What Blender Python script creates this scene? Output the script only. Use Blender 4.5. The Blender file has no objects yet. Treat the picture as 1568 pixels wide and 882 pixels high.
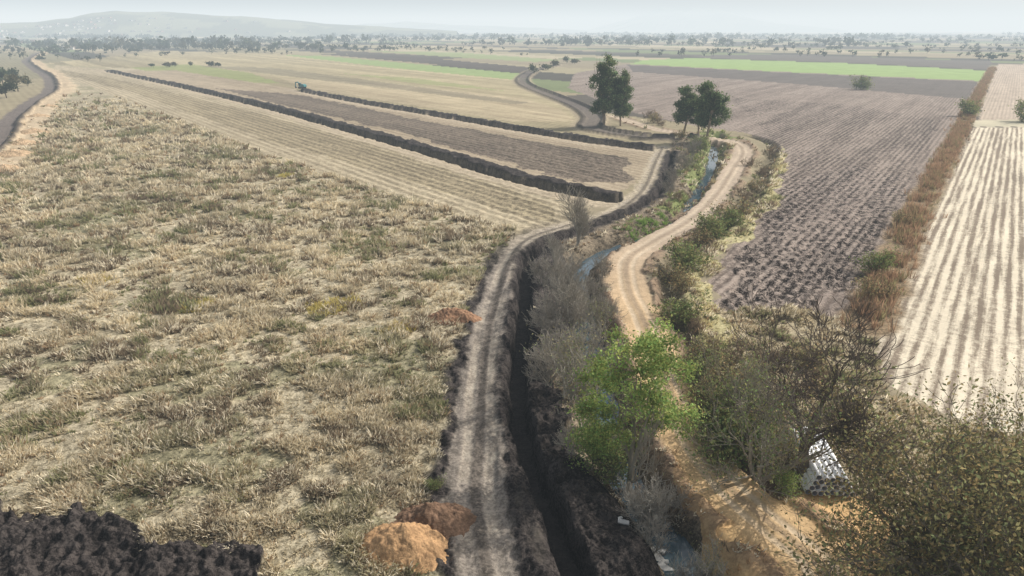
import bpy, math, random
import numpy as np
from mathutils import Vector, Matrix
random.seed(5); rng=np.random.default_rng(7)
scene=bpy.context.scene
CAMH=28.0; PITCH=math.radians(20.75); FOC=1045.0
COSP,SINP=math.cos(PITCH),math.sin(PITCH)
# survey helper: photo measurement -> ground coordinates in metres
def G(u,v,z=0.0):
    x=(u-784)/FOC; y=-(v-441)/FOC
    dy=COSP+y*SINP; dz=-SINP+y*COSP
    t=(CAMH-z)/(-dz)
    return (x*t,dy*t)
def GL(pts): return np.array([G(*p) for p in pts])
def lin(c):
    c=np.array(c,float)/255.
    return np.where(c<=.04045,c/12.92,((c+.055)/1.055)**2.4)
def S(r,g,b,k=1.0,sat=.88):
    c=lin((r,g,b))*k;l=c@np.array([.2126,.7152,.0722]);return l+(c-l)*sat
# ---------------------------------------------------------------- noise
def _h(x,y,s):
    h=(x*374761393+y*668265263+s*974634777)&0xffffffff
    h=((h^(h>>13))*1274126177)&0xffffffff
    h=((h^(h>>16))*2246822519)&0xffffffff
    return ((h^(h>>15))&0xffffff)/float(0xffffff)
def vn(X,Y,s=0):
    xi=np.floor(X).astype(np.int64); yi=np.floor(Y).astype(np.int64)
    fx=X-xi; fy=Y-yi; fx=fx*fx*(3-2*fx); fy=fy*fy*(3-2*fy)
    a=_h(xi,yi,s);b=_h(xi+1,yi,s);c=_h(xi,yi+1,s);d=_h(xi+1,yi+1,s)
    return (a*(1-fx)+b*fx)*(1-fy)+(c*(1-fx)+d*fx)*fy
def fbm(P,sc,o=3,s=0):
    t=0;a=.5;n=0
    for i in range(o):
        ca,sa=math.cos(i*1.1+.4),math.sin(i*1.1+.4)
        X=(P[:,0]*ca-P[:,1]*sa)/sc; Y=(P[:,0]*sa+P[:,1]*ca)/sc
        t=t+a*vn(X,Y,s+i*17);n+=a;a*=.5;sc*=.5
    return t/n
def inpoly(P,poly):
    m=np.zeros(len(P),bool)
    lo=poly.min(0);hi=poly.max(0)
    idx=np.where((P[:,0]>=lo[0])&(P[:,0]<=hi[0])&(P[:,1]>=lo[1])&(P[:,1]<=hi[1]))[0]
    if len(idx)==0:return m
    x=P[idx,0];y=P[idx,1];c=np.zeros(len(idx),bool);n=len(poly)
    for i in range(n):
        x1,y1=poly[i];x2,y2=poly[(i+1)%n]
        if y1==y2: continue
        c^=((y1>y)!=(y2>y))&(x<(x2-x1)*(y-y1)/(y2-y1)+x1)
    m[idx]=c
    return m
def pdist(P,line,pad=14):
    D=np.full(len(P),1e3);L=np.full(len(P),1e3);A=np.zeros(len(P))
    acc=0
    lo=line.min(0)-pad;hi=line.max(0)+pad
    cand=np.where((P[:,0]>=lo[0])&(P[:,0]<=hi[0])&(P[:,1]>=lo[1])&(P[:,1]<=hi[1]))[0]
    Q=P[cand]
    for i in range(len(line)-1):
        a=line[i];b=line[i+1];ab=b-a;ln=np.hypot(*ab)
        lo=np.minimum(a,b)-pad;hi=np.maximum(a,b)+pad
        ii=np.where((Q[:,0]>=lo[0])&(Q[:,0]<=hi[0])&(Q[:,1]>=lo[1])&(Q[:,1]<=hi[1]))[0]
        if len(ii):
            idx=cand[ii]
            q=Q[ii]-a;t=np.clip((q@ab)/ln**2,0,1)
            e=q-t[:,None]*ab;d=np.hypot(e[:,0],e[:,1])
            sd=np.sign(ab[1]*q[:,0]-ab[0]*q[:,1])*d
            k=d<D[idx];j=idx[k];D[j]=d[k];L[j]=sd[k];A[j]=acc+t[k]*ln
        acc+=ln
    return D,L,A
def smooth(line,n=5):
    p=np.vstack([line[0]*2-line[1],line,line[-1]*2-line[-2]]);out=[]
    for i in range(1,len(p)-2):
        for t in np.linspace(0,1,n,endpoint=False):
            out.append(.5*((2*p[i])+(-p[i-1]+p[i+1])*t+(2*p[i-1]-5*p[i]+4*p[i+1]-p[i+2])*t*t+(-p[i-1]+3*p[i]-3*p[i+1]+p[i+2])*t**3))
    out.append(line[-1]);return np.array(out)
def ss(a,b,x):
    t=np.clip((x-a)/(b-a),0,1);return t*t*(3-2*t)
d2=np.array([-854,1117.]);d2/=np.hypot(*d2);n2=np.array([d2[1],-d2[0]])
d1=np.array([781,1117.]);d1/=np.hypot(*d1);n1=np.array([d1[1],-d1[0]])
# ---------------------------------------------------------------- site plan
road=smooth(GL([(940,178),(1000,197),(1060,207),(1120,217),(1138,232),(1122,260),(1100,295),(1060,335),(1000,370),(962,398),(962,440),(985,490),(1003,540),(1025,600),(1065,680),(1120,750),(1190,810),(1250,860),(1300,950)]))
track=smooth(GL([(1015,225),(1003,250),(985,290),(940,325),(870,345),(810,365),(783,400),(762,455),(746,520),(738,600),(734,680),(728,760),(742,850),(760,960)]))
trackb=smooth(GL([(1050,212),(1000,212),(930,203),(903,194),(908,180),(885,163),(845,147),(806,131),(800,120),(818,108),(850,100)]))
trench=smooth(GL([(1030,232),(1022,262),(1010,292),(965,322),(890,352),(835,374),(808,398),(803,450),(798,520),(793,580),(797,650),(820,720),(850,790),(885,882),(930,1000)]))
canal=smooth(GL([(1098,205),(1092,235),(1085,262),(1062,297),(1043,325),(1000,350),(935,370),(893,395),(886,430),(900,480),(918,560),(935,640),(965,715),(1010,780),(1045,830),(1075,882),(1120,980)]))
rditch=smooth(GL([(1150,208),(1183,222),(1168,270),(1143,312),(1085,362),(1035,402),(1025,450),(1048,510),(1065,580),(1085,640),(1130,700),(1185,742)]))
ditch1=smooth(GL([(165,108),(270,130),(400,160),(500,187),(600,215),(680,238),(760,262),(850,285),(935,303)]))
ditch2=smooth(GL([(462,138),(550,155),(650,172),(720,184),(800,198),(900,215),(1005,228)]))
lroad=smooth(GL([(-60,260),(-5,215),(18,180),(50,155),(76,138),(72,118),(50,104),(40,92),(60,80)]))
hedge=smooth(GL([(1325,500),(1365,415),(1402,330),(1440,258),(1470,200),(1498,145),(1520,104)]))
PL={k:GL(v) for k,v in dict(
 grass=[(-900,1300),(-900,330),(-60,275),(30,200),(85,140),(84,112),(200,155),(400,233),(600,298),(790,352),(790,400),(770,450),(735,520),(725,600),(720,680),(712,760),(735,850),(760,1300)],
 B=[(84,100),(165,106),(400,158),(600,213),(760,260),(935,303),(860,345),(790,355),(600,300),(400,235),(200,156),(80,113)],
 B2=[(84,106),(165,118),(400,175),(600,232),(760,285),(860,320),(840,340),(600,270),(400,212),(200,140),(82,110)],
 C=[(165,108),(270,108),(465,138),(650,171),(800,197),(1010,228),(985,270),(935,305),(760,262),(600,215),(400,160)],
 C2=[(330,135),(465,146),(650,185),(800,213),(960,243),(960,278),(880,278),(760,245),(600,200),(430,160)],
 D=[(60,98),(250,78),(430,82),(600,98),(790,118),(870,165),(890,195),(1010,226),(800,197),(650,171),(465,138),(270,108)],
 D2=[(430,120),(600,128),(800,150),(860,168),(880,186),(780,186),(600,156),(480,138)],
 D3=[(300,100),(420,104),(620,130),(810,157),(790,160),(600,136),(400,112)],
 Dg=[(200,104),(290,98),(385,112),(430,128),(330,124),(240,112)],
 Dg2=[(520,112),(640,120),(780,140),(640,128)],
 Fd=[(480,82),(600,84),(812,103),(805,112),(650,97)],
 Gr=[(430,84),(500,86),(650,99),(800,113),(785,122),(600,104)],
 Gr2=[(560,78),(700,80),(860,92),(820,95),(700,88)],
 H=[(985,92),(1060,89),(1300,97),(1510,108),(1500,124),(1200,110),(965,98)],
 I=[(1060,85),(1200,83),(1522,94),(1512,107),(1300,96),(1080,89)],
 J=[(880,112),(960,98),(1200,110),(1500,124),(1484,156),(1462,188),(1400,305),(1345,420),(1300,480),(1240,505),(1110,500),(1088,430),(1112,385),(1182,310),(1194,258),(1188,228),(1150,205),(1050,190),(960,170),(870,135)],
 J2=[(960,99),(1200,111),(1498,125),(1484,152),(1200,127),(970,110)],
 J3=[(1120,150),(1300,160),(1440,185),(1330,420),(1230,490),(1110,470),(1130,400),(1195,320),(1205,240)],
 J4=[(1200,290),(1300,250),(1380,270),(1340,370),(1250,460),(1130,470),(1120,420)],
 Kf=[(1528,98),(1900,98),(1900,182),(1497,184)],
 Kp=[(1494,184),(1900,182),(1900,194),(1490,194)],
 Kn=[(1490,195),(2400,193),(2600,700),(1500,660),(1345,580),(1345,530),(1385,430),(1440,305)],
 L=[(1190,222),(1200,260),(1186,312),(1116,388),(1090,432),(1112,500),(1130,560),(1060,560),(1020,480),(1020,430),(1075,375),(1145,315),(1165,280),(1178,240)],
 M=[(1030,215),(1100,205),(1150,215),(1150,250),(1080,350),(985,400),(985,470),(1020,560),(1080,680),(1150,760),(1240,840),(1300,1100),(880,1100),(850,882),(800,720),(785,600),(795,420),(830,370),(960,320),(1010,270)],
 N=[(1040,680),(1100,700),(1170,740),(1230,750),(1340,755),(1370,830),(1400,1000),(1150,1000),(1110,882),(1070,800),(1030,740)],
 O=[(1040,470),(1130,470),(1300,485),(1350,520),(1350,600),(1500,660),(2600,700),(2600,1300),(1390,1300),(1345,770),(1170,745),(1090,680),(1040,560)],
 P=[(795,560),(815,500),(835,560),(862,640),(890,700),(950,760),(985,820),(1030,882),(1080,1000),(900,1000),(850,830),(808,730),(790,650)],
 Q=[(812,385),(860,372),(880,400),(868,450),(870,520),(835,560),(800,560),(802,450)],
 R=[(-900,700),(-100,745),(0,765),(60,785),(130,792),(185,822),(240,850),(330,846),(375,868),(440,1000),(440,1400),(-900,1400)],
).items()}
def terrain(P,cell):
    N=len(P);r=np.hypot(P[:,0],P[:,1])
    Pn=P+np.stack([fbm(P,2.2,3,11)-.5,fbm(P,2.2,3,12)-.5],1)*1.8
    Pw=P+np.stack([fbm(P,5,3,21)-.5,fbm(P,5,3,22)-.5],1)*4.5
    a=P@n2;b=P@d2
    i=np.floor(a/48+.3*np.sin(a/160)).astype(np.int64)
    j=np.floor(b/420+_h(i,i*0,3)*3).astype(np.int64)
    h=_h(i,j,5)
    pal=np.array([S(156,146,114),S(136,128,100),S(174,162,132),S(116,126,84),S(92,85,75),S(146,134,108),S(80,76,66),S(150,138,108)])
    col=pal[(h*8).astype(int)%8].copy(); c2=col*.72
    prm=np.zeros((N,3));prm[:,0]=.6;prm[:,1]=.4;prm[:,2]=.4
    fc=a/3.0;al=b/3.
    z=(fbm(P,60,2,31)-.5)*.5*np.clip(1-r/400,0,1)
    gr=np.zeros(N)
    def paint(m,ca,cb,f=0,mo=.5,bu=.5,w=1.0,g=None):
        m=m*w if m.dtype!=bool else m.astype(float)*w
        k=m>0
        mm=m[k][:,None]
        col[k]=col[k]*(1-mm)+ca*mm; c2[k]=c2[k]*(1-mm)+cb*mm
        prm[k]=prm[k]*(1-mm)+np.array([f,mo,bu])*mm
        if g is not None: gr[k]=gr[k]*(1-m[k])+g*m[k]
    ip=lambda n,Q=Pn:inpoly(Q,PL[n])
    Dm=ip('D');paint(Dm,S(170,158,122),S(130,118,90),1.1,.5,.4)
    sa=np.floor(a/9.).astype(np.int64); hv=_h(sa,sa*0,9)
    col[Dm]*=(.74+.42*hv[Dm])[:,None];c2[Dm]*=(.74+.42*hv[Dm])[:,None]
    paint(ip('D2'),S(184,168,136),S(142,126,100),1.1,.6,.4,.6)
    paint(ip('D3'),S(128,120,98),S(104,98,80),1.1,.6,.4,.6)
    paint(ip('Dg',Pw),S(138,144,84),S(118,126,74),.6,.4,.3,.85)
    paint(ip('Dg2',Pw),S(144,150,94),S(120,126,76),.5,.4,.3,.7)
    paint(ip('Fd'),S(94,86,78),S(72,66,60),.7,.5,.5)
    paint(ip('Gr'),S(136,154,94),S(124,140,86),.3,.4,.3)
    paint(ip('Gr2'),S(138,152,100),S(124,138,88),.3,.4,.3,.8)
    Bm=ip('B');paint(Bm,S(180,166,136),S(128,116,92),.8,1.2,.5)
    paint(ip('B2',Pw),S(162,148,116),S(100,90,70),.9,1.5,.6,.85)
    Cm=ip('C');paint(Cm,S(170,154,128),S(128,114,92),.8,1.1,.6)
    C2=ip('C2',Pw);paint(C2,S(132,118,101),S(74,66,57),.9,1.8,.9)
    paint(ip('I'),S(106,99,92),S(86,80,74),.6,.5,.5)
    J=ip('J')
    paint(J,S(156,141,128),S(100,88,79),1.,1.3,.8)
    J3=ip('J3',Pw);paint(J3,S(164,148,134),S(68,59,53),1.2,2.0,1.3,.85)
    paint(ip('J4',Pw),S(166,150,137),S(44,37,34),1.3,2.5,1.5,.85)
    J2=ip('J2');paint(J2,S(108,100,93),S(84,77,72),.6,.7,.5)
    paint(ip('H'),S(138,162,92),S(124,148,82),.3,.3,.2)
    Kn=ip('Kn');Kf=ip('Kf')
    paint(Kf,S(184,168,148),S(148,133,116),.9,.5,.5)
    paint(Kn,S(208,196,171),S(124,110,93),1.7,.65,.5)
    paint(ip('Kp'),S(196,186,160),S(165,158,128),0,.5,.3)
    paint(ip('O',Pw),S(176,162,130),S(112,100,76),0,1.4,.6,1,.8)
    m=J|Kn|Kf;fc=np.where(m,(P@n1)/1.15,fc);al=np.where(m,(P@d1)/1.15,al)
    m=Bm|Cm|Dm;fc=np.where(m,a/2.2,fc);al=np.where(m,b/2.2,al)
    g=ip('grass')
    pb=fbm(P,11,4,41)
    paint(g,S(194,181,150),S(118,108,84),0,1.2,.7,1,1.)
    paint(g&(fbm(P,9,3,43)>.62),S(154,148,112),S(100,98,72),0,1.1,.7,.7)
    k=g;col[k]*=(.74+.50*pb[k])[:,None];c2[k]*=(.74+.50*pb[k])[:,None]
    paint(ip('M'),S(154,138,114),S(92,82,68),0,1.6,.8,1,.4)
    paint(ip('L',Pw),S(192,181,134),S(142,135,92),0,1.1,.6,1,.7)
    near=np.clip(1-r/260,0,1)
    att=lambda s:np.clip(s/(cell*2.0),0,1)
    z+=g*near*(.28*(fbm(P,1.1,2,51)-.5)*att(1.1)+.18*(fbm(P,3,2,52)-.5))
    fade=np.clip(1-r/330,0,1)
    z+=(J&~J2)*.14*att(1.0)*np.sin(fc*2*np.pi+9*fbm(P,5,2,55))*fade*fbm(P,4,2,59)*1.3
    z+=J3*1.5*att(1.0)*(fbm(P,1.1,3,56)-.5)*fade
    z+=Kn*.07*att(.6)*(fbm(P,.7,2,60)-.5)
    z+=C2*1.0*att(1.)*(fbm(P,1.4,3,57)-.5)
    z+=Bm*(.05*att(1.5)*np.sin(fc*2*np.pi)+.4*att(1)*(fbm(P,1.2,2,68)-.5))
    z+=ip('M')*(.6*(fbm(P,1.6,3,58)-.5))*att(1)
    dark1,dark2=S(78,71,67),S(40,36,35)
    for Ln,wd,hh in ((ditch1,1.9,1.05),(ditch2,1.7,.9)):
        D,L,A=pdist(Pn,Ln,16)
        w=1-ss(wd*.8,wd*1.25,np.abs(L+.2))
        w[D>900]=0; w*= (D<wd*1.6)
        z+=w*(hh*(.4+1.1*fbm(P,2.4,3,61)))-1.2*(1-ss(.2,1.1,np.abs(L-2.6)))*(D<5)
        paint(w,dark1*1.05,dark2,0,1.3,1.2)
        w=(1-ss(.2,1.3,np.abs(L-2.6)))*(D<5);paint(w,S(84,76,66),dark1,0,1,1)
        w=(ss(3.4,4,L)-ss(6.0,8.5,L+2*(fbm(P,4,2,62)-.5)))*(D<12)
        paint(w,S(186,170,144),S(138,124,102),0,1.2,.4,.8)
    D,L,A=pdist(P,canal,14)
    cw=1.0*(1-ss(.7,3.0,D+1.2*(fbm(P,3,2,63)-.5)));z-=1.75*cw
    paint(1-ss(1.4,3.2,D+1.4*(fbm(P,2,2,64)-.5)),S(118,106,86),S(60,54,44),0,1.5,1,.85,.2)
    gc=(A<95)&(D<6)&(D>1.2)&(fbm(P,6,2,65)>.42)
    paint(gc,S(128,140,72),S(90,104,50),0,1,.6,.8,.9)
    D,L,A=pdist(P,rditch,14)
    z-=1.1*(1-ss(.3,1.9,D+.8*(fbm(P,2,2,66)-.5)))
    paint(1-ss(1.,2.4,D+1.2*(fbm(P,2,2,67)-.5)),S(118,108,84),S(60,56,42),0,1.5,1,.8,.5)
    cl=.30*(fbm(P,.45,2,70)-.5)*att(.45)
    p=ip('P');paint(p,dark1,dark2,0,1.8,1.5,1,0.);z+=p*(.25+1.2*(fbm(P,1.5,4,71)-.5)+cl*1.6)
    q=ip('Q',Pw);paint(q,dark1*1.8,dark2*1.5,0,1.6,1.3,1,0.05);z+=q*(.1+.7*(fbm(P,1.4,3,72)-.5)+cl)
    rr=ip('R',Pw);paint(rr,dark1*1.2,dark2*1.1,0,1.8,1.5,1,0.)
    z+=rr*(.45+1.4*(fbm(P,2.0,5,73)-.5)+cl*3.0)
    n=ip('N',Pw);paint(n,S(214,177,120),S(190,152,100),0,1.1,.4,1,0.)
    rd=np.zeros(N)
    D,L,A=pdist(P,road,14);e=D+1.4*(fbm(P,2.4,4,75)-.5)
    w=1-ss(1.8,2.6,e);rd=np.maximum(rd,w)
    sand=ss(150,215,A)
    ca=S(182,163,140)*(1-sand[:,None])+S(208,174,124)*sand[:,None]
    k=w>0;wk=w[k][:,None]
    col[k]=col[k]*(1-wk)+ca[k]*wk;c2[k]=c2[k]*(1-wk)+ca[k]*.70*wk
    prm[k]=prm[k]*(1-wk)+np.array([0,1.1,.35])*wk;gr*=1-w
    wob=.35*(fbm(P,7,2,96)-.5)
    ru=(1-ss(.1,.45,np.abs(np.abs(L+wob)-.8)));z=z*(1-w)+w*(.07*(fbm(P,.8,3,76)-.5)-.06*ru)
    paint(w*ru*(.4+.9*fbm(P,3,2,97)),S(200,184,158),S(172,154,128),0,.8,.2,.7)
    paint(w*(1-ss(.1,.5,D)),S(150,132,110),S(120,105,86),0,1.,.3,.6)
    w=(ss(2.0,2.6,e)-ss(3.0,4.6,e))*(D<8)*(fbm(P,3,2,77)>.4);paint(w,S(156,128,102),S(108,89,74),0,1.4,.7,.7,.2)
    z+=w*.35
    D,L,A=pdist(P,track,14);e=D+1.3*(fbm(P,1.8,4,78)-.5)
    nearA=ss(70,110,A)
    w=(1-ss(2.5,3.5,e+2.0*(fbm(P,2.5,3,79)-.5)))*nearA
    paint(w,dark1*1.2,dark2*1.1,0,1.8,1.4,1,0.);z+=w*(.12+.8*(fbm(P,1.3,3,80)-.5)+cl*1.6)
    w=1-ss(1.6,2.1,e);rd2=w
    tc=S(182,168,142)*(1-nearA[:,None])+S(142,132,120)*nearA[:,None]
    k=w>0;wk=w[k][:,None]
    col[k]=col[k]*(1-wk)+tc[k]*wk;c2[k]=c2[k]*(1-wk)+tc[k]*.5*wk
    prm[k]=prm[k]*(1-wk)+np.array([0,1.6,.6])*wk;gr*=1-w
    ru=(1-ss(.2,.55,np.abs(np.abs(L+wob*1.6)-.85)));z=z*(1-w)+w*(.14*(fbm(P,.9,3,81)-.5)-.08*ru+cl*.4)
    paint(w*ru*ss(.3,.65,fbm(P,2.5,3,82)),S(172,161,143),S(132,121,107),0,1.3,.4,.9)
    paint(w*(1-ss(.2,.5,D)),S(96,87,78),S(60,54,48),0,1.5,.6,.7)
    D,L,A=pdist(P,trench,14)
    e=D+.7*(fbm(P,1.5,3,83)-.5)
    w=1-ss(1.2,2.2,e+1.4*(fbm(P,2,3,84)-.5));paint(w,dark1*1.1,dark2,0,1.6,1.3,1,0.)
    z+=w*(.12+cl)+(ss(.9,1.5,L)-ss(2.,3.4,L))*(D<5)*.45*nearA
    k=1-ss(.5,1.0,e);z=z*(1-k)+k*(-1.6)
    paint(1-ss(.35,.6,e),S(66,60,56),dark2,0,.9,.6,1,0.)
    D,L,A=pdist(P,trackb,14);e=D+1.8*(fbm(P,4,3,85)-.5)
    w=1-ss(2.2,3.2,e);paint(w,S(118,108,99),S(80,73,68),0,1.4,.5,.9);
    w2=(ss(3,3.8,e)-ss(5,7,e))*(D<12);paint(w2,S(174,158,130),S(124,112,90),0,1.2,.5,.7);
    w2=(1-ss(.5,1.,np.abs(L-3.6)))*(D<6);paint(w2,dark1*1.1,dark2,0,1.2,1,.9);z+=w2*.9
    w2=(1-ss(.5,1.2,np.abs(L+3.2)))*(D<6);paint(w2,dark1*1.1,dark2,0,1.2,1,.8);z+=w2*.6
    rd3=w
    D,L,A=pdist(P,lroad,20);e=D+2*(fbm(P,5,3,86)-.5)
    w=(ss(2.5,4,L)-ss(9,12,L+6*(fbm(P,5,2,93)-.5)))*(D<18);paint(w,S(200,180,148),S(160,138,108),0,1.2,.5,.85,0.)
    z+=w*.8*(fbm(P,3,3,87))
    w=1-ss(2.4,3.4,e);paint(w,S(124,113,104),S(84,76,72),0,1.3,.4,1,0.)
    w=(1-ss(.6,1.4,np.abs(L-3.4+2*(fbm(P,6,2,98)-.5))))*(D<7);paint(w,dark1,dark2,0,1.2,1,.8,0.);z+=w*.8
    D,L,A=pdist(P,hedge,14);e=D+1.6*(fbm(P,3,3,88)-.5)
    w=1-ss(1.8,3.2,e);paint(w,S(156,132,100),S(108,94,70),0,1.3,.8,1,.0)
    return z,col,c2,prm,fc,al,gr,rd,rd2,rd3
# ---------------------------------------------------------------- mesh helpers
def mk(name,V,Fq=None,Ft=None,mats=(),mi=None,attrs={},link=True,smooth_=False):
    me=bpy.data.meshes.new(name)
    nq=0 if Fq is None else len(Fq);nt=0 if Ft is None else len(Ft)
    me.vertices.add(len(V));me.vertices.foreach_set('co',np.asarray(V,np.float32).ravel())
    li=[];st=[]
    if nq: li.append(np.asarray(Fq).ravel());st.append(np.arange(nq)*4)
    if nt: li.append(np.asarray(Ft).ravel());st.append(nq*4+np.arange(nt)*3)
    li=np.concatenate(li).astype(np.int32);st=np.concatenate(st).astype(np.int32)
    me.loops.add(len(li));me.loops.foreach_set('vertex_index',li)
    me.polygons.add(nq+nt);me.polygons.foreach_set('loop_start',st)
    for m in mats: me.materials.append(m)
    if mi is not None: me.polygons.foreach_set('material_index',np.asarray(mi,np.int32))
    for k,v in attrs.items():
        v=np.asarray(v,np.float32)
        if v.ndim==1:
            at=me.attributes.new(k,'FLOAT','POINT');at.data.foreach_set('value',v)
        else:
            at=me.attributes.new(k,'FLOAT_VECTOR','POINT');at.data.foreach_set('vector',v.ravel())
    me.update(calc_edges=True)
    me.polygons.foreach_set('use_smooth',np.full(nq+nt,smooth_))
    if not link: return me
    ob=bpy.data.objects.new(name,me);scene.collection.objects.link(ob);return ob
def nt_mat(name):
    m=bpy.data.materials.new(name);m.use_nodes=True;t=m.node_tree;t.nodes.clear();return m,t
def nd(t,ty,ins={},**kw):
    n=t.nodes.new(ty)
    for k,v in kw.items(): setattr(n,k,v)
    for k,v in ins.items():
        if isinstance(v,bpy.types.NodeSocket): t.links.new(v,n.inputs[k])
        else: n.inputs[k].default_value=v
    return n
def math_(t,op,a,b=None,c=None,clamp=False):
    ins={0:a}
    if b is not None: ins[1]=b
    if c is not None: ins[2]=c
    n=nd(t,'ShaderNodeMath',ins,operation=op);n.use_clamp=clamp;return n.outputs[0]
def ground_mat():
    m,t=nt_mat('earth_and_stubble')
    pos=nd(t,'ShaderNodeNewGeometry').outputs['Position']
    A=lambda n:nd(t,'ShaderNodeAttribute',attribute_name=n)
    c1=A('col').outputs['Vector'];c2=A('col2').outputs['Vector']
    pr=nd(t,'ShaderNodeSeparateXYZ',{0:A('prm').outputs['Vector']})
    fc=A('fc').outputs['Fac'];al=A('al').outputs['Fac']
    N=lambda s,d,r=.6,v=pos:nd(t,'ShaderNodeTexNoise',{'Vector':v,'Scale':s,'Detail':d,'Roughness':r}).outputs['Fac']
    nA=N(1.1,6,.72);nB=N(.10,4);nC=N(5.5,4,.75);nW=N(.35,3)
    sv=nd(t,'ShaderNodeCombineXYZ',{0:fc,1:math_(t,'MULTIPLY',al,.05)}).outputs[0]
    st=N(1.3,4,.7,sv)
    sv2=nd(t,'ShaderNodeCombineXYZ',{0:math_(t,'MULTIPLY',fc,.12),1:math_(t,'MULTIPLY',al,.006)}).outputs[0]
    st2=N(1.3,3,.6,sv2)
    ph=math_(t,'ADD',math_(t,'MULTIPLY',fc,6.28318),math_(t,'MULTIPLY',nW,1.6))
    si=math_(t,'MULTIPLY',math_(t,'SINE',ph),.28)
    sti=math_(t,'MULTIPLY',math_(t,'SUBTRACT',st,.5),2.0)
    st2i=math_(t,'MULTIPLY',math_(t,'SUBTRACT',st2,.5),1.6)
    row=math_(t,'MULTIPLY',math_(t,'ADD',math_(t,'ADD',si,sti),st2i),pr.outputs[0])
    mo=math_(t,'MULTIPLY',math_(t,'SUBTRACT',math_(t,'ADD',nA,nC),1.0),math_(t,'MULTIPLY',pr.outputs[1],3.0))
    fac=math_(t,'ADD',math_(t,'ADD',row,mo),.5,clamp=True)
    mx=nd(t,'ShaderNodeMix',{0:fac,6:c1,7:c2},data_type='RGBA')
    gain=math_(t,'ADD',math_(t,'MULTIPLY',nB,.6),.72)
    sc=nd(t,'ShaderNodeVectorMath',{0:mx.outputs[2]},operation='SCALE');t.links.new(gain,sc.inputs['Scale'])
    hgt=math_(t,'ADD',nA,math_(t,'MULTIPLY',nC,.5))
    bp=nd(t,'ShaderNodeBump',{'Height':hgt,'Strength':math_(t,'MULTIPLY',pr.outputs[2],.7,clamp=True),'Distance':.45})
    b=nd(t,'ShaderNodeBsdfPrincipled',{'Base Color':sc.outputs[0],'Roughness':.95,'Normal':bp.outputs[0],'Specular IOR Level':.1})
    o=nd(t,'ShaderNodeOutputMaterial',{0:b.outputs[0]});return m
def plant_mat(name,tr=.35):
    m,t=nt_mat(name)
    c=nd(t,'ShaderNodeAttribute',attribute_name='col').outputs['Vector']
    d=nd(t,'ShaderNodeBsdfDiffuse',{'Color':c,'Roughness':.6})
    out=d.outputs[0]
    if tr>0:
        s=nd(t,'ShaderNodeBsdfTranslucent',{'Color':c});out=nd(t,'ShaderNodeMixShader',{0:tr,1:d.outputs[0],2:s.outputs[0]}).outputs[0]
    nd(t,'ShaderNodeOutputMaterial',{0:out});return m
def plain(name,c,r=.6,noise=.25,ns=3.,metal=0.):
    m,t=nt_mat(name)
    pos=nd(t,'ShaderNodeTexCoord').outputs['Object']
    n=nd(t,'ShaderNodeTexNoise',{'Vector':pos,'Scale':ns,'Detail':6.}).outputs['Fac']
    g=math_(t,'ADD',math_(t,'MULTIPLY',n,noise*2),1-noise)
    sc=nd(t,'ShaderNodeVectorMath',{0:tuple(c)},operation='SCALE');t.links.new(g,sc.inputs['Scale'])
    b=nd(t,'ShaderNodeBsdfPrincipled',{'Base Color':sc.outputs[0],'Roughness':r,'Metallic':metal})
    nd(t,'ShaderNodeOutputMaterial',{0:b.outputs[0]});return m
MG=ground_mat();ML=plant_mat('leaf',.45);MB=plant_mat('bark',.0);MGR=plant_mat('dry_grass_blade',.4)
# ---------------------------------------------------------------- ground sheet
dep=np.arange(math.radians(50),math.radians(.19),-.0011)
rs=np.concatenate([[.5,6,12,17,20.5],CAMH/np.tan(dep),[12000,20000]])
azd=np.arange(-.9,.9,.00165)
az=np.concatenate([np.linspace(-math.pi,-.95,40),azd,np.linspace(.95,math.pi,40)])
R_,A_=np.meshgrid(rs,az,indexing='ij')
P=np.stack([(R_*np.sin(A_)).ravel(),(R_*np.cos(A_)).ravel()],1)
rr=R_.ravel();cell=np.maximum((rr**2+CAMH**2)/CAMH*.0011,rr*.00165)
z,col,c2,prm,fc,al,gr,rd,rd2,rd3=terrain(P,cell)
nr,na=R_.shape
I=np.arange(nr*na).reshape(nr,na)
Fq=np.stack([I[:-1,:-1],I[:-1,1:],I[1:,1:],I[1:,:-1]],-1).reshape(-1,4)[:,::-1]
V=np.column_stack([P,z])
mk('ground',V,Fq,mats=[MG],attrs=dict(col=col,col2=c2,prm=prm,fc=fc,al=al),smooth_=True)
def sub(name,w,dz):
    k=(w[Fq]>.5).all(1);f=Fq[k];u,inv=np.unique(f,return_inverse=True)
    vv=V[u].copy();vv[:,2]+=dz
    mk(name,vv,inv.reshape(-1,4),mats=[MG],attrs=dict(col=col[u],col2=c2[u],prm=prm[u],fc=fc[u],al=al[u]),smooth_=True)
sub('dirt_road',rd,.012);sub('dirt_track',np.where(rd>.5,0,rd2),.008);sub('dirt_track',np.where(np.maximum(rd,rd2)>.5,0,rd3),.008)
def TZ(x,y):
    return float(terrain(np.array([[x,y]]),np.array([.1]))[0][0])
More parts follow.
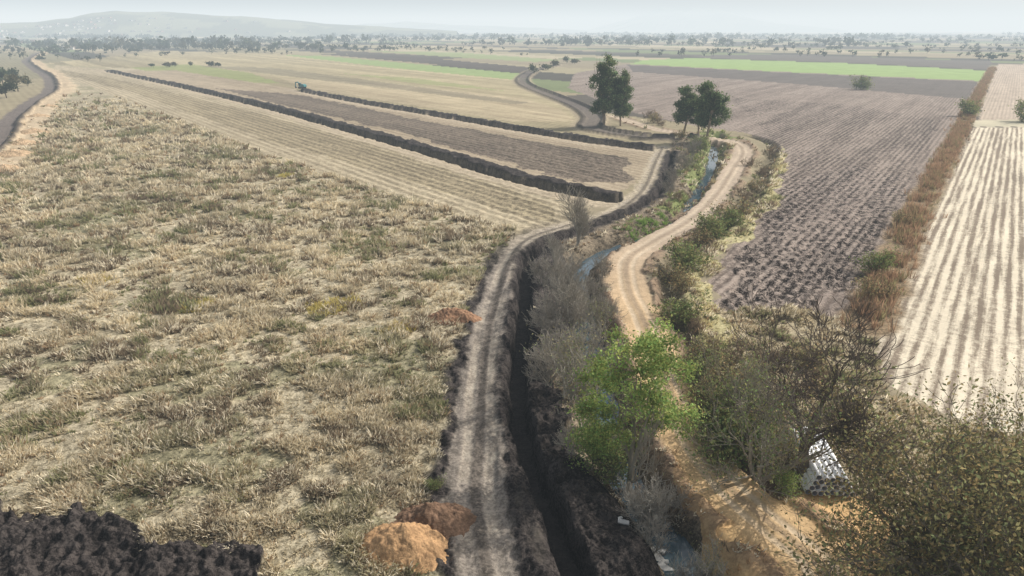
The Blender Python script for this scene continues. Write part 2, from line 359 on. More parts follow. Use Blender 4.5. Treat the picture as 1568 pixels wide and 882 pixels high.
# canal water
m,t=nt_mat('canal_water')
n_=nd(t,'ShaderNodeTexNoise',{'Vector':nd(t,'ShaderNodeNewGeometry').outputs['Position'],'Scale':1.5,'Detail':3.}).outputs['Fac']
bp=nd(t,'ShaderNodeBump',{'Height':n_,'Strength':.12,'Distance':.05})
b=nd(t,'ShaderNodeBsdfPrincipled',{'Base Color':(.05,.08,.10,1),'Roughness':.06,'Normal':bp.outputs[0],'IOR':1.33,'Specular IOR Level':.7})
nd(t,'ShaderNodeOutputMaterial',{0:b.outputs[0]});MW=m
def ribbon(name,line,hw,z,mat):
    tg=np.gradient(line,axis=0);tg/=np.hypot(tg[:,0],tg[:,1])[:,None];nn=np.stack([tg[:,1],-tg[:,0]],1)
    a=line-nn*hw;b=line+nn*hw;n=len(line)
    V=np.vstack([np.column_stack([a,np.full(n,z)]),np.column_stack([b,np.full(n,z)])])
    i=np.arange(n-1);mk(name,V,np.stack([i,i+n,i+n+1,i+1],1)[:,::-1],mats=[mat])
ribbon('canal_water',canal,1.3,-1.53,MW)
# ---------------------------------------------------------------- grass
def blades(name,pts,nb,hgt,rad,colA,lean,wid,mat=MGR,spread_ang=.6,zoff=0.0):
    N=len(pts);tot=N*nb
    c=np.repeat(pts,nb,0);H=np.repeat(hgt,nb)*rng.uniform(.6,1.15,tot)
    an=rng.uniform(0,2*np.pi,tot);rd_=np.sqrt(rng.uniform(0,1,tot))*np.repeat(rad,nb)
    b=c.copy();b[:,0]+=np.cos(an)*rd_;b[:,1]+=np.sin(an)*rd_;b[:,2]-=.08
    out=rng.uniform(.1,spread_ang,tot)
    tip=b.copy();L=np.repeat(lean,nb,0)
    tip[:,0]+=(np.cos(an)*out+L[:,0]+rng.normal(0,.15,tot))*H
    tip[:,1]+=(np.sin(an)*out+L[:,1]+rng.normal(0,.15,tot))*H
    tip[:,2]+=H*rng.uniform(.65,1,tot)
    wa=rng.uniform(0,np.pi,tot);w=np.repeat(wid,nb)*.5
    dx=np.cos(wa)*w;dy=np.sin(wa)*w
    l=b.copy();l[:,0]-=dx;l[:,1]-=dy;r=b.copy();r[:,0]+=dx;r[:,1]+=dy
    mid=(b+tip)/2;mid[:,2]+=H*.12
    ml=mid.copy();ml[:,0]-=dx*.9;ml[:,1]-=dy*.9;mr=mid.copy();mr[:,0]+=dx*.9;mr[:,1]+=dy*.9
    V=np.stack([l,r,mr,ml,tip],1).reshape(-1,3);k=np.arange(tot)*5
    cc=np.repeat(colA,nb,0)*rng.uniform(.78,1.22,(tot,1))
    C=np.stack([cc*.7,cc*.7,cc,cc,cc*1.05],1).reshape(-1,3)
    return mk(name,V,np.stack([k,k+1,k+2,k+3],1),np.stack([k+3,k+2,k+4],1),mats=[mat],attrs=dict(col=C))
NT=270000
th=rng.uniform(-.85,.85,NT);u=rng.uniform(0,1,NT)
rad=24*(400/24.)**(u)
Pt=np.stack([rad*np.sin(th),rad*np.cos(th)],1)
tz,tc,_,_,_,_,tg,_,_,_=terrain(Pt,np.full(NT,.15))
cl_=fbm(Pt,1.7,3,91)
dens=ss(.36,.56,cl_)*.85+.15
keep=(rng.uniform(0,1,NT)<tg*dens*.85*(1-ss(200,400,rad)))
Pt,tz,tc,tg,rad,cl_=Pt[keep],tz[keep],tc[keep],tg[keep],rad[keep],cl_[keep];n=len(Pt)
sz=np.clip(.36+rad*.0028,.4,.95)*rng.uniform(.6,1.3,n)*(.5+.5*tg)*(.70+1.0*ss(.42,.68,cl_))
hn=fbm(Pt,5,3,92);hn2=rng.uniform(0,1,n);hn3=fbm(Pt,3.2,3,99)
base=tc*1.28*(.86+.6*(hn3-.5))[:,None]
gmask=(hn>.62)&(hn2>.5);base[gmask]=S(142,142,98)*1.1
om=(hn2<.08);base[om]=S(172,146,112)
om=(hn3<.39)&(hn2<.55);base[om]=S(146,129,104)
pm=(hn2>.72)&~gmask;base[pm]=S(232,221,194)*1.03
lean=np.stack([.12+.3*(fbm(Pt,8,2,94)-.5)+rng.normal(0,.2,n),-.25+.7*(fbm(Pt,8,2,95)-.5)+rng.normal(0,.2,n)],1)
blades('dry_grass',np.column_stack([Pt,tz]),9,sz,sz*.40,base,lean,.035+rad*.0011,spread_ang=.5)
fp=[(510,470),(525,466),(495,474),(302,470),(438,270),(140,430),(610,505),(985,342),(1000,338),(1015,330),(965,350)]
q=[];
for (u_,v_) in fp:
    x,y=G(u_,v_)
    for k in range(30): q.append((x+random.gauss(0,.9),y+random.gauss(0,.9)))
q=np.array(q);qz=terrain(q,np.full(len(q),.2))[0]
blades('green_grass',np.column_stack([q,qz]),14,rng.uniform(.45,.85,len(q)),np.full(len(q),.35),np.where((np.arange(len(q))<210)[:,None],S(206,190,104),S(130,160,70))*rng.uniform(.8,1.2,(len(q),1)),rng.normal(0,.1,(len(q),2)),np.full(len(q),.08))
# ---------------------------------------------------------------- trees
def skel(rg,H,r0,levels,nch,ang=(35,60),lenf=.62,trunk=.45,up=.12,wob=.16,nseg=4,stems=1,flat=1.):
    segs=[];tips=[]
    def br(p,d,L,r,lv):
        st=L/nseg;q=p.copy();dd=d.copy();rc=r
        kids=[]
        for i in range(nseg):
            dd=Vector((dd.x+rg.gauss(0,wob),dd.y+rg.gauss(0,wob),dd.z+rg.gauss(0,wob)+up*(1 if lv else .5)));dd.normalize()
            e=q+dd*st;rn=rc*(.84 if lv else .88)
            segs.append((*q,*e,rc,rn));q=e;rc=rn
            if (i+1)/nseg>=(trunk if lv==0 else .25): kids.append((q.copy(),dd.copy(),rc))
        if lv>=levels:
            tips.append(tuple(q));return
        for c in range(nch):
            k=kids[min(len(kids)-1,int(c*len(kids)/nch))]
            a=math.radians(rg.uniform(*ang));ax=k[1].orthogonal().normalized();ax.rotate(Matrix.Rotation(rg.uniform(0,6.283),3,k[1]))
            nd_=(k[1]*math.cos(a)+ax*math.sin(a));nd_.z*=flat;nd_.normalize()
            br(k[0],nd_,L*lenf*rg.uniform(.75,1.2),k[2]*.62,lv+1)
    for s in range(stems):
        d=Vector((rg.gauss(0,.08 if stems==1 else .3),rg.gauss(0,.08 if stems==1 else .3),1)).normalized()
        br(Vector((rg.gauss(0,.1*(stems-1)),rg.gauss(0,.1*(stems-1)),-.3)),d,H*.5,r0,0)
    return np.array(segs),np.array(tips)
def tubes(segs,k=4,rmin=.012):
    A=segs[:,:3];B=segs[:,3:6];ra=np.maximum(segs[:,6],rmin);rb=np.maximum(segs[:,7],rmin)
    d=B-A;d/=np.linalg.norm(d,axis=1)[:,None]+1e-9
    x=np.cross(d,np.where(np.abs(d[:,2:])>.9,[[1,0,0]],[[0,0,1]]));x/=np.linalg.norm(x,axis=1)[:,None]+1e-9;y=np.cross(d,x)
    V=[];
    for i in range(k):
        a=2*np.pi*i/k;V.append(A+(x*math.cos(a)+y*math.sin(a))*ra[:,None])
    for i in range(k):
        a=2*np.pi*i/k;V.append(B+(x*math.cos(a)+y*math.sin(a))*rb[:,None])
    V=np.stack(V,1).reshape(-1,3);o=np.arange(len(segs))*2*k
    Fq=np.concatenate([np.stack([o+i,o+(i+1)%k,o+k+(i+1)%k,o+k+i],1) for i in range(k)])
    return V,Fq
def leafq(cent,size,cols,rg):
    n=len(cent);a=rg.normal(0,1,(n,3));a/=np.linalg.norm(a,axis=1)[:,None];b=np.cross(a,rg.normal(0,1,(n,3)));b/=np.linalg.norm(b,axis=1)[:,None]
    s=(size*rg.uniform(.6,1.3,n))[:,None]
    V=np.stack([cent-a*s,cent-b*s*.5,cent+a*s,cent+b*s*.5],1).reshape(-1,3)
    o=np.arange(n)*4
    return V,np.stack([o,o+1,o+2,o+3],1),np.repeat(cols,4,0)
def tree_mesh(name,seed,H,r0,levels,nch,bark,leaf=None,nleaf=0,lsz=.15,lspread=.5,rmin=.012,lcut=0.0,lobes=None,nclump=60,crad=.8,**kw):
    rg=random.Random(seed);nrg=np.random.default_rng(seed)
    sg,tp=skel(rg,H,r0,levels,nch,**kw)
    sc=H*(.93 if lobes else 1)/max(tp[:,2].max(),.1);sg=sg*sc;sg[:,6:]/=sc;tp=tp*sc
    if lobes:
        w=max(l[3] for l in lobes)*.9;rmx=np.percentile(np.hypot(tp[:,0],tp[:,1]),90)
        f=min(1,w/rmx);sg[:,[0,1,3,4]]*=f;tp[:,:2]*=f
    V,Fq=tubes(sg,4,rmin);C=np.tile(bark,(len(V),1))*nrg.uniform(.75,1.2,(len(V),1))
    mi=np.zeros(len(Fq),int)
    if nleaf:
        if lobes:
            cs=[]
            for i in range(nclump):
                l=lobes[i%len(lobes)];d=nrg.normal(0,1,3);d/=np.linalg.norm(d);d*=nrg.uniform(.35,1.12)
                cs.append((l[0]+d[0]*l[3],l[1]+d[1]*l[3],l[2]+d[2]*l[4]))
            tt=np.array(cs);sp=crad
        else: tt=tp[tp[:,2]>lcut*H];sp=lspread
        w=nrg.uniform(.1,1,len(tt))**1.3;w/=w.sum()
        k=nrg.choice(len(tt),nleaf,p=w)
        br=nrg.uniform(.6,1.4,len(tt))[k]
        c=tt[k]+nrg.normal(0,sp,(nleaf,3))*[1,1,.75]
        cc=np.array(leaf)*(br*nrg.uniform(.7,1.3,nleaf))[:,None]
        cc[:,0]*=nrg.uniform(.8,1.3,nleaf)
        v2,f2,c2_=leafq(c,lsz,cc,nrg)
        Fq=np.vstack([Fq,f2+len(V)]);V=np.vstack([V,v2]);C=np.vstack([C,c2_]);mi=np.concatenate([mi,np.ones(nleaf,int)])
    return mk(name,V,Fq,mats=[MB,ML],mi=mi,attrs=dict(col=C),link=False)
def put(name,me,u,v,s=1,rot=None,sink=0.0,sxy=1.0):
    x,y=G(u,v);ob=bpy.data.objects.new(name,me);scene.collection.objects.link(ob)
    ob.location=(x,y,TZ(x,y)-sink);ob.rotation_euler=(0,0,random.uniform(0,6.28) if rot is None else rot);ob.scale=(s*sxy,s*sxy,s);return ob
greyb=S(168,160,146);brownb=S(124,110,92)
euc=S(100,118,74);grn=S(150,172,90);oliv=S(140,136,90);shr=S(124,136,80)
e1=tree_mesh('eucalyptus_a',1,19.5,.38,2,4,S(160,140,118),euc,16000,.28,.75,ang=(18,38),lenf=.55,trunk=.25,up=.35,lobes=[(0,0,15,2.2,4.4),(-1.2,.3,9.5,2.9,4.),(1.5,-.5,8,2.8,3.8),(.6,.8,12,2.6,4.2),(-.5,0,5.8,2.9,2.6)],nclump=120,crad=.58)
e2=tree_mesh('eucalyptus_b',2,15,.34,2,4,S(160,140,118),euc,11000,.26,.7,ang=(20,42),lenf=.55,trunk=.3,up=.3,lobes=[(0,0,11.6,2.1,3.2),(-1.3,.3,8,2.3,3.),(1.5,-.5,7.8,2.3,3.),(.3,.8,5.4,2.5,2.2)],nclump=90,crad=.55)
put('eucalyptus_tree',e1,925,194,1.12,0.);put('eucalyptus_tree',e1,950,193,.90,2.)
put('eucalyptus_tree',e2,1046,208,.98,1.);put('eucalyptus_tree',e2,1080,218,1.14,0.)
put('eucalyptus_tree',e2,1070,208,.85,3.)
g1=tree_mesh('bare_a',11,7.5,.13,4,5,greyb,rmin=.015,ang=(22,48),lenf=.66,trunk=.2,up=.16,stems=2)
g2=tree_mesh('bare_b',12,7,.11,4,4,greyb,S(150,152,108),1300,.08,.3,rmin=.015,ang=(22,48),lenf=.66,trunk=.2,up=.2,stems=3)
g3=tree_mesh('bare_c',13,6,.10,4,4,greyb*.88,rmin=.015,ang=(25,55),lenf=.7,trunk=.15,up=.12,stems=4)
put('bare_willow_tree',g1,883,378,1.25)
for (u,v,m,s) in ((832,440,g3,.85),(850,470,g1,1.0),(868,430,g3,.9),(840,520,g3,.85),(872,520,g1,1.0),(905,455,g3,.85),(915,500,g2,.75),(838,600,g3,.7),(868,610,g2,1.0),(890,650,g2,1.0),(905,560,g1,.85),(925,425,g3,.6),(1045,262,g3,.9),(1030,282,g3,.7),(1060,240,g3,.9),(1000,790,g1,.75),(1010,770,g3,.65),(1065,875,g3,.6),(1090,868,g2,.5),(846,410,g1,.7),(855,560,g3,.8),(860,500,g3,.9),(885,480,g1,.8),(890,590,g3,.8),(875,700,g3,.5),(930,480,g3,.6),(1150,640,g3,.8),(1000,820,g3,.5),(1025,300,g3,.6)):
    put('bare_tree',m,u,v,s)
gt=tree_mesh('green_tree',21,12.5,.2,4,4,S(160,150,132),grn,15500,.11,.38,ang=(25,50),lenf=.62,trunk=.25,up=.14,stems=2,lobes=[(0,0,10,2.4,2.3),(-2.1,.3,8,1.8,2.2),(2.1,-.5,7.6,2.,2.4),(0,.8,6.2,2.3,2.0),(.9,-.6,10.6,1.6,1.8),(-2.2,0,5.2,1.5,1.8),(2.4,.4,5.4,1.4,1.4)],nclump=130,crad=.34)
put('green_leafy_tree',gt,964,722,1.03,0.)
gt2=tree_mesh('green_tree_low',22,5,.1,3,5,S(130,120,105),grn*.9,2600,.11,.35,ang=(25,50),lenf=.62,trunk=.25,stems=2)
put('green_shrub',gt2,915,705,.9);put('green_shrub',gt2,1200,755,.5)
tl=tree_mesh('thin_leaf',23,11.5,.16,4,4,S(160,150,132),shr*1.1,2500,.09,.4,ang=(20,50),lenf=.64,trunk=.2,up=.15,stems=3)
put('leafy_willow_tree',tl,1165,722,1.0);put('leafy_willow_tree',tl,1120,670,.62,1.)
bb=tree_mesh('big_bare',24,13,.38,5,4,S(112,100,90),rmin=.018,ang=(28,58),lenf=.72,trunk=.3,up=.12,flat=.95)
put('large_bare_tree',bb,1228,736,1.02,.8,sxy=1.1)
ol=tree_mesh('olive',25,12.5,.26,4,5,S(122,112,96),oliv,13000,.11,.5,ang=(28,60),lenf=.66,trunk=.2,up=.10,stems=3)
put('sparse_leaf_tree',ol,1435,925,1.06,.3);put('sparse_leaf_tree',ol,1560,900,1.15,2.);put('sparse_leaf_tree',ol,1500,840,.82,4.)
sh1=tree_mesh('shrub_a',31,2.5,.05,3,4,brownb,shr,1900,.11,.27,ang=(30,65),trunk=.1,stems=5)
sh2=tree_mesh('shrub_b',32,2.2,.05,3,4,brownb,S(146,136,94),900,.10,.28,ang=(30,65),trunk=.1,stems=5)
sh3=tree_mesh('shrub_c',33,2.0,.05,3,4,S(150,130,106),None,0,ang=(30,65),trunk=.1,stems=7,rmin=.015)
for (u,v,m,s) in ((1180,232,sh3,1.3),(1172,262,sh3,1.2),(1160,285,sh2,1.1),(1150,255,sh3,1.1),(1140,300,sh3,1.4),(1122,328,sh2,1.8),(1112,340,sh1,1.3),(1085,358,sh1,1.5),(1068,370,sh2,1.4),(1050,388,sh2,1.1),(1040,408,sh1,1.6),(1025,425,sh2,1.4),(1045,440,sh2,.9),(1050,490,sh1,1.3),(1060,500,sh3,1.),(1070,545,sh2,1.),(1080,580,sh1,1.2),(1072,610,sh2,1.2),(1095,640,sh1,1.3),(1120,665,sh1,1.4),(1100,600,sh2,1.3),(1140,690,sh1,1.6),(1180,700,sh2,1.5),(1120,560,sh3,1.4),(1150,600,sh2,1.2),(1190,640,sh2,1.1),(1000,188,sh2,1.6),(992,180,sh3,1.6),(1012,192,sh3,1.3),(1040,215,sh2,1.2),(1072,225,sh1,1.2),(1065,232,sh1,1.3),(1035,305,sh3,1.),(1478,178,sh1,2.2),(1350,420,sh1,1.2),(1340,455,sh2,1.2),(1385,345,sh2,1.1),(1318,478,sh3,1.),(925,715,sh1,1.),(985,740,sh3,1.3),(1315,137,sh1,2.6),(1562,186,sh1,2.6),(668,752,sh1,.35),(950,670,sh1,1.0),(1205,690,sh2,1.),(1300,640,sh3,1.1),(1260,600,sh3,1.2),(1230,560,sh2,1.1),(1180,560,sh3,1.1),(1330,700,sh3,1.2)):
    put('shrub' if m is not sh3 else 'dry_shrub',m,u,v,s)
D_=np.array([hedge[i]+(hedge[i+1]-hedge[i])*t for i in range(len(hedge)-1) for t in np.linspace(0,1,max(2,int(np.hypot(*(hedge[i+1]-hedge[i]))/.22)),endpoint=False)])
D_=np.repeat(D_,3,0)+rng.normal(0,1.0,(len(D_)*3,2));D_=D_[fbm(D_,4,2,5)>.36];n=len(D_)
hz=terrain(D_,np.full(n,.3))[0];rcol=np.where(rng.uniform(0,1,(n,1))<.25,S(150,140,96),S(172,138,106))*rng.uniform(.7,1.15,(n,1))
blades('dry_reed_hedge',np.column_stack([D_,hz]),8,rng.uniform(.7,1.9,n),np.full(n,.35),rcol,rng.normal(0,.1,(n,2)),np.full(n,.08),spread_ang=.3)
def canopy(name,spots,nl,seed,colr,lsz):
    nrg=np.random.default_rng(seed);Vs=[];Fs=[];Cs=[];o=0
    for (x,y,h,w) in spots:
        nb=nrg.integers(4,8);cb=nrg.normal(0,1,(nb,3));cb/=np.linalg.norm(cb,axis=1)[:,None];cb*=nrg.uniform(.2,.75,(nb,1))
        k=nrg.integers(0,nb,nl);c=cb[k]+nrg.normal(0,.23,(nl,3))
        c=c*[w,w,h*.42]+[x,y,h*.5];c[:,2]=np.maximum(c[:,2],.3)
        tone=nrg.uniform(.7,1.25);cl=nrg.uniform(.65,1.3,nb)[k]
        cc=np.array(colr)*(tone*cl)[:,None]*nrg.uniform(.8,1.2,(nl,1));cc[:,0]*=nrg.uniform(.85,1.3)
        v,f,c_=leafq(c,lsz*w*.22,cc,nrg);Vs.append(v);Fs.append(f+o);Cs.append(c_);o+=len(v)
        sg=np.array([[x,y,-.5,x,y,h*.6,h*.03,h*.015]]);v,f=tubes(sg,4);Vs.append(v);Fs.append(f+o);Cs.append(np.tile(S(90,80,70),(len(v),1)));o+=len(v)
    return mk(name,np.vstack(Vs),np.vstack(Fs),mats=[ML],attrs=dict(col=np.vstack(Cs)))
dg=S(80,86,62)
spots=[]
for i in range(100):
    R=760*(5500/760)**random.random();a=random.uniform(-.95,.95);x,y=R*math.sin(a),R*math.cos(a)
    d=d1 if random.random()<.4 else d2
    if random.random()<.4:d=np.array([1,random.uniform(-.1,.1)])
    k=random.randint(3,26);gap=random.uniform(7,22)
    for j in range(k):
        if random.random()<.3: continue
        h=random.uniform(3,9)
        spots.append((x+d[0]*j*gap+random.gauss(0,4),y+d[1]*j*gap+random.gauss(0,4),h,h*random.uniform(.4,.8)))
for i in range(120):   # long shelter belts
    R=1250*(4800/1250)**random.random();a=random.uniform(-.85,.85);x,y=R*math.sin(a),R*math.cos(a)
    k=random.randint(10,48);gap=random.uniform(8,16);sl_=random.uniform(-.25,.25);hh=random.uniform(7,18)
    for j in range(k):
        if random.random()<.15: continue
        h=hh*random.uniform(.4,1.25);spots.append((x+j*gap+random.gauss(0,6),y+sl_*j*gap+random.gauss(0,16),h,h*random.uniform(.5,.85)))
canopy('distant_trees',spots,28,3,dg,1.4)
mid=[]
for (u,v,h,w) in ((12,78,9,5),(20,82,8,4),(45,76,9,4),(482,73,9,4),(507,74,7,4),(255,103,5,4),(235,104,4,3),(268,102,5,3),(292,101,4,2.5),(322,102,5,4),(335,103,4,3),(818,113,8,4),(848,104,7,5),(868,97,8,4),(835,107,5,5),(880,98,5,5),(10,150,9,5),(28,140,10,5),(5,130,11,6),(42,132,6,4),(22,122,8,5),(60,92,4,5),(98,80,4,5),(120,80,4,4),(210,80,5,8),(200,78,5,5),(1100,80,6,4),(1190,78,6,5),(1215,76,7,4),(365,78,4,5),(385,78,4,5),(405,78,4,4),(560,74,5,4),(600,70,5,5),(750,68,6,6),(820,66,6,6),(862,72,6,6),(900,72,6,5),(935,70,6,5),(965,70,6,5)):
    x,y=G(u,v);mid.append((x,y,h,w))
canopy('farmland_trees',mid,420,4,dg*1.15,.62)
# ---------------------------------------------------------------- hills
def hill(name,prof,dist,depth,colr):
    us=np.linspace(prof[0][0],prof[-1][0],160);hv=np.interp(us,[p[0] for p in prof],[p[1] for p in prof])
    azz=np.arctan2((us-784)/FOC,COSP+.379*SINP);el=(45-hv)/FOC
    top=np.maximum(0,np.tan(el*.88)*dist+CAMH+2);t=np.linspace(0,1,26)
    A2,T2=np.meshgrid(azz,t,indexing='ij');tp=np.repeat(top[:,None],26,1)
    prof_=np.sin(np.pi*T2)**1.2
    X=np.sin(A2)*(dist+(T2-.5)*depth);Y=np.cos(A2)*(dist+(T2-.5)*depth)
    nz=fbm(np.stack([X.ravel(),Y.ravel()],1),260,4,7).reshape(X.shape)
    Z=tp*prof_*(.82+.3*nz)-3
    V=np.stack([X,Y,Z],-1).reshape(-1,3);I=np.arange(len(V)).reshape(X.shape)
    Fq=np.stack([I[:-1,:-1],I[1:,:-1],I[1:,1:],I[:-1,1:]],-1).reshape(-1,4)
    nz2=fbm(V[:,:2],140,4,9)
    C=np.where(nz2[:,None]>.5,colr*.7,colr*1.2)
    p=np.zeros((len(V),3));p[:,1]=.6;zz=np.zeros(len(V))
    mk(name,V,Fq,mats=[MG],attrs=dict(col=C,col2=C*.7,prm=p,fc=zz,al=zz),smooth_=True)
    return X,Y,Z
HX,HY,HZ=hill('hill',[(-300,44),(-120,36),(0,36),(60,34),(110,29),(150,20),(185,16),(230,19),(270,21),(330,24),(400,27),(450,31),(500,36),(600,41),(700,46)],3900,1500,S(112,112,82))
hill('mountain',[(900,46),(960,30),(990,17),(1010,12),(1060,13),(1100,17),(1130,24),(1180,34),(1300,46)],9500,2000,S(110,112,90))
hill('mountain',[(500,46),(560,36),(620,33),(700,38),(800,41),(900,46)],7600,1500,S(110,112,90))
def village():
    Vs=[];Fs=[];Cs=[];o=0
    def box(x,y,z,w,d,h,a,c):
        nonlocal o
        q=np.array([[-1,-1],[1,-1],[1,1],[-1,1]])*[w/2,d/2];R=np.array([[math.cos(a),-math.sin(a)],[math.sin(a),math.cos(a)]]);q=q@R.T+[x,y]
        v=np.vstack([np.column_stack([q,np.full(4,z-2)]),np.column_stack([q,np.full(4,z+h)])])
        f=np.array([[4,5,6,7],[0,1,5,4],[1,2,6,5],[2,3,7,6],[3,0,4,7]])
        Vs.append(v);Fs.append(f+o);Cs.append(np.tile(c,(8,1)));o+=8
    cs=[S(160,152,142),S(142,128,114),S(138,104,90),S(190,186,180),S(136,136,134)]
    for i in range(150):
        ii=min(159,int(abs(random.gauss(66,18))));jj=random.randint(1,6)
        x,y,z=HX[ii,jj],HY[ii,jj],HZ[ii,jj]
        w=random.uniform(8,16);a=random.uniform(0,1.5);c=random.choice(cs);h=random.uniform(2.5,5)
        box(x,y,z,w,w*.8,h,a,c);box(x+w*.1,y,z+h+.01,w*.4,w*.35,2.,a,c*.9)
    for (u,v) in ((100,76),(112,74),(135,76),(150,73),(70,72),(165,72),(5,68),(1540,62),(1500,58),(230,68),(122,75),(88,74),(30,66),(50,64)):
        x,y=G(u,v);w=random.uniform(8,14);a=random.uniform(0,1);c=random.choice(cs)
        box(x,y,0,w,w*.7,random.uniform(3,5),a,c);box(x+w*.9,y+3,0,w*.5,w*.5,3,a,c*.8)
    m,t=nt_mat('painted_masonry');cc=nd(t,'ShaderNodeAttribute',attribute_name='col').outputs['Vector']
    b=nd(t,'ShaderNodeBsdfPrincipled',{'Base Color':cc,'Roughness':.9});nd(t,'ShaderNodeOutputMaterial',{0:b.outputs[0]})
    mk('village_houses',np.vstack(Vs),np.vstack(Fs),mats=[m],attrs=dict(col=np.vstack(Cs)))
village()
# ---------------------------------------------------------------- soil piles
def pile(name,u,v,rx,ry,h,c,seed,rot=0):
    x,y=G(u,v);n=110;g=np.linspace(-1.3,1.3,n);X,Y=np.meshgrid(g,g,indexing='ij');q=np.stack([X.ravel(),Y.ravel()],1)
    rr=np.hypot(q[:,0],q[:,1])+.5*(fbm(q,.8,3,seed)-.5)
    W=q*[rx,ry];zz=h*(np.clip(1-rr,-.3,1)-.15*np.exp(-8*rr**2))
    zz=zz+.7*(fbm(W,.9,4,seed+2)-.5)*np.clip(1.2-rr,0,1)+.24*(fbm(W,.22,2,seed+3)-.5)
    V=np.column_stack([W,zz]);I=np.arange(n*n).reshape(n,n);Fq=np.stack([I[:-1,:-1],I[1:,:-1],I[1:,1:],I[:-1,1:]],-1).reshape(-1,4)
    nz=fbm(W,.5,3,seed+5)[:,None];C=c*(.75+.5*nz)
    p=np.tile([0,1.3,1.1],(n*n,1));zr=np.zeros(n*n)
    ob=mk(name,V,Fq,mats=[MG],attrs=dict(col=C,col2=C*.6,prm=p,fc=zr,al=zr),smooth_=True)
    ob.location=(x,y,TZ(x,y)+.1);ob.rotation_euler=(0,0,rot)
pile('sand_pile',620,838,2.7,2.2,2.1,S(204,160,110),101,.3)
pile('soil_pile',658,800,2.3,1.6,1.3,S(138,108,84),102,.1)
pile('soil_pile',692,488,2.8,1.7,1.6,S(170,130,98),103,.0)
for k,(u,v,s) in enumerate(((50,205,3.5),(22,240,4),(8,262,3),(58,180,3),(35,222,3),(75,165,2.5))):
    pile('sand_pile',u,v,s,s*.7,s*.35,S(202,172,134),110+k*9,.5)
# ---------------------------------------------------------------- pipe stack
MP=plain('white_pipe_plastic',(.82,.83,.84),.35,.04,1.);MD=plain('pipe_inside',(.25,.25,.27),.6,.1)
def pipe_mesh(L=6.0,R=.19,r=.17,k=24):
    V=[];F_=[];mi=[]
    for (rad_,yy) in ((R,0),(R,L),(r,L),(r,0)):
        for i in range(k):
            a=2*math.pi*i/k;V.append((rad_*math.cos(a),yy,rad_*math.sin(a)))
    for s in range(4):
        for i in range(k):
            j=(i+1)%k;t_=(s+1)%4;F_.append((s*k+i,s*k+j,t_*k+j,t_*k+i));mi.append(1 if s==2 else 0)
    return mk('pipe',np.array(V),np.array(F_),mats=[MP,MD],mi=mi,link=False,smooth_=True)
pm_=pipe_mesh()
x,y=G(1270,760);ps=bpy.data.objects.new('pipe_stack',None);scene.collection.objects.link(ps)
gz=TZ(x,y);ps.location=(x,y,gz+.3);ps.rotation_euler=(0,0,math.radians(-6))
c=0
for lay in range(4):
    nn=8-lay
    for i in range(nn):
        ob=bpy.data.objects.new('pipe_%d'%c,pm_);scene.collection.objects.link(ob);ob.parent=ps
        ob.location=((i-(nn-1)/2)*.392+random.uniform(-.004,.004),random.uniform(-.15,.15),lay*.34);c+=1
def cube_at(nm,par,loc,dim,mat,rot=(0,0,0),bev=.02):
    import bmesh
    bm=bmesh.new();bmesh.ops.create_cube(bm,size=1);bmesh.ops.scale(bm,vec=dim,verts=bm.verts)
    bmesh.ops.bevel(bm,geom=bm.edges[:],offset=min(bev,min(dim)*.3),segments=1,affect='EDGES')
    me=bpy.data.meshes.new(nm);bm.to_mesh(me);bm.free();me.materials.append(mat)
    ob=bpy.data.objects.new(nm,me);scene.collection.objects.link(ob);ob.parent=par;ob.location=loc;ob.rotation_euler=rot;return ob
MT=plain('timber',(.25,.18,.12),.9)
for k,yy in enumerate((1.,3.,5.)): cube_at('bearer_%d'%k,ps,(0,yy,-.24),(3.2,.1,.08),MT)
MC=plain('old_concrete',(.5,.49,.46),.9,.3,2.)
for (u,v,l,a) in ((1008,822,1.3,.5),(1022,838,1.0,.9),(985,776,.8,.2),(955,797,.7,1.4)):
    x,y=G(u,v);e=bpy.data.objects.new('concrete_slab',None);scene.collection.objects.link(e);e.location=(x,y,TZ(x,y)+.18);e.rotation_euler=(.2,-.25,a)
    cube_at('slab',e,(0,0,0),(l*.45,l,.12),MC);cube_at('chunk',e,(l*.4,.2,-.05),(l*.25,l*.4,.1),MC,(0,.2,.6))
def excavator(u,v):
    x,y=G(u,v);e=bpy.data.objects.new('excavator',None);scene.collection.objects.link(e);e.location=(x,y,TZ(x,y)+.1);e.rotation_euler=(0,0,2.6);e.scale=(.85,.85,.85)
    teal=plain('teal_paint',(.04,.20,.21),.4,.1);blk=plain('black_steel',(.03,.03,.03),.6,.1);gl=plain('cab_glass',(.05,.07,.08),.1,.05)
    for s in (-1,1): cube_at('track_%d'%s,e,(0,1.1*s,.45),(4.2,.6,.9),blk,bev=.3)
    cube_at('undercarriage',e,(0,0,.6),(2.4,1.6,.5),blk);cube_at('body',e,(-.5,0,1.6),(3.6,2.5,1.1),teal,bev=.12)
    cube_at('counterweight',e,(-2.4,0,1.6),(.7,2.5,1.3),teal,bev=.25);cube_at('engine_cover',e,(-1.2,0,2.3),(1.8,2.2,.4),teal)
    cube_at('cab',e,(.7,.75,2.35),(1.5,1.0,1.6),teal,bev=.1);cube_at('window',e,(.72,.75,2.55),(1.55,1.04,.9),gl)
    cube_at('boom_lower',e,(2.3,-.2,2.7),(3.0,.4,.55),teal,(0,-.6,0));cube_at('boom_upper',e,(4.5,-.2,3.2),(2.3,.38,.5),teal,(0,.3,0))
    cube_at('stick',e,(5.3,-.2,2.0),(.4,.32,2.4),teal,(0,-.25,0));cube_at('bucket',e,(5.1,-.2,.6),(.9,1.1,.9),blk,(0,.5,0),bev=.2)
excavator(463,139)
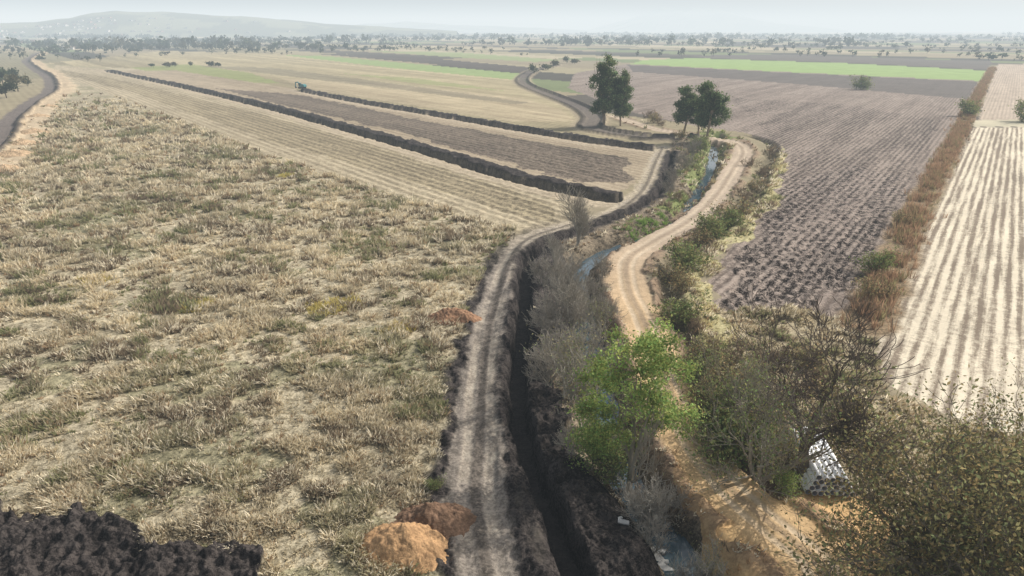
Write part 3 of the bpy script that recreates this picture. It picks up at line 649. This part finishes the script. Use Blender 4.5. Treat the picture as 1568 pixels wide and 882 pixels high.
# ---------------------------------------------------------------- haze layer: uniform absorbing box, its glow stands in for scattered sunlight
HD=1/2800.
m,t=nt_mat('haze_glow')
ab=nd(t,'ShaderNodeVolumeAbsorption',{'Color':(.12,.05,0,1),'Density':HD})
em=nd(t,'ShaderNodeEmission',{'Color':(.83*.88,.89*.95,.91,1),'Strength':HD})
ad=nd(t,'ShaderNodeAddShader',{0:ab.outputs[0],1:em.outputs[0]})
o=nd(t,'ShaderNodeOutputMaterial');t.links.new(ad.outputs[0],o.inputs['Volume'])
Vb=np.array([(sx*13000,sy*13000,zz) for zz in (-20,210) for sx,sy in ((-1,-1),(1,-1),(1,1),(-1,1))],float)
mk('haze',Vb,np.array([[3,2,1,0],[4,5,6,7],[0,1,5,4],[1,2,6,5],[2,3,7,6],[3,0,4,7]]),mats=[m])
# ---------------------------------------------------------------- light
AZ=math.radians(64);EL=math.radians(38)
w=bpy.data.worlds.new('World');scene.world=w;w.use_nodes=True;nt=w.node_tree
bg=nt.nodes['Background'];sk=nt.nodes.new('ShaderNodeTexSky');sk.sky_type='NISHITA';sk.sun_disc=False
sk.sun_elevation=EL;sk.sun_rotation=AZ;sk.dust_density=5;sk.air_density=1.0
hs=nt.nodes.new('ShaderNodeHueSaturation');hs.inputs['Saturation'].default_value=.45
nt.links.new(sk.outputs[0],hs.inputs['Color']);nt.links.new(hs.outputs[0],bg.inputs[0]);bg.inputs[1].default_value=.15
sl=bpy.data.lights.new('sun','SUN');sl.energy=4.7;sl.angle=math.radians(.5);sl.color=(1,.955,.885)
so=bpy.data.objects.new('sun',sl);scene.collection.objects.link(so)
dv=Vector((math.sin(AZ)*math.cos(EL),math.cos(AZ)*math.cos(EL),math.sin(EL)))
so.rotation_euler=dv.to_track_quat('Z','Y').to_euler();so.location=(50,50,80)
# ---------------------------------------------------------------- camera
cd=bpy.data.cameras.new('camera');cd.sensor_width=36;cd.lens=36*FOC/1568;cd.clip_end=60000;cd.clip_start=.5
co=bpy.data.objects.new('camera',cd);scene.collection.objects.link(co);co.location=(0,0,CAMH);co.rotation_euler=(math.pi/2-PITCH,0,0)
scene.camera=co
scene.view_settings.view_transform='Standard';scene.view_settings.look='None';scene.view_settings.exposure=0
print('tufts',len(Pt))
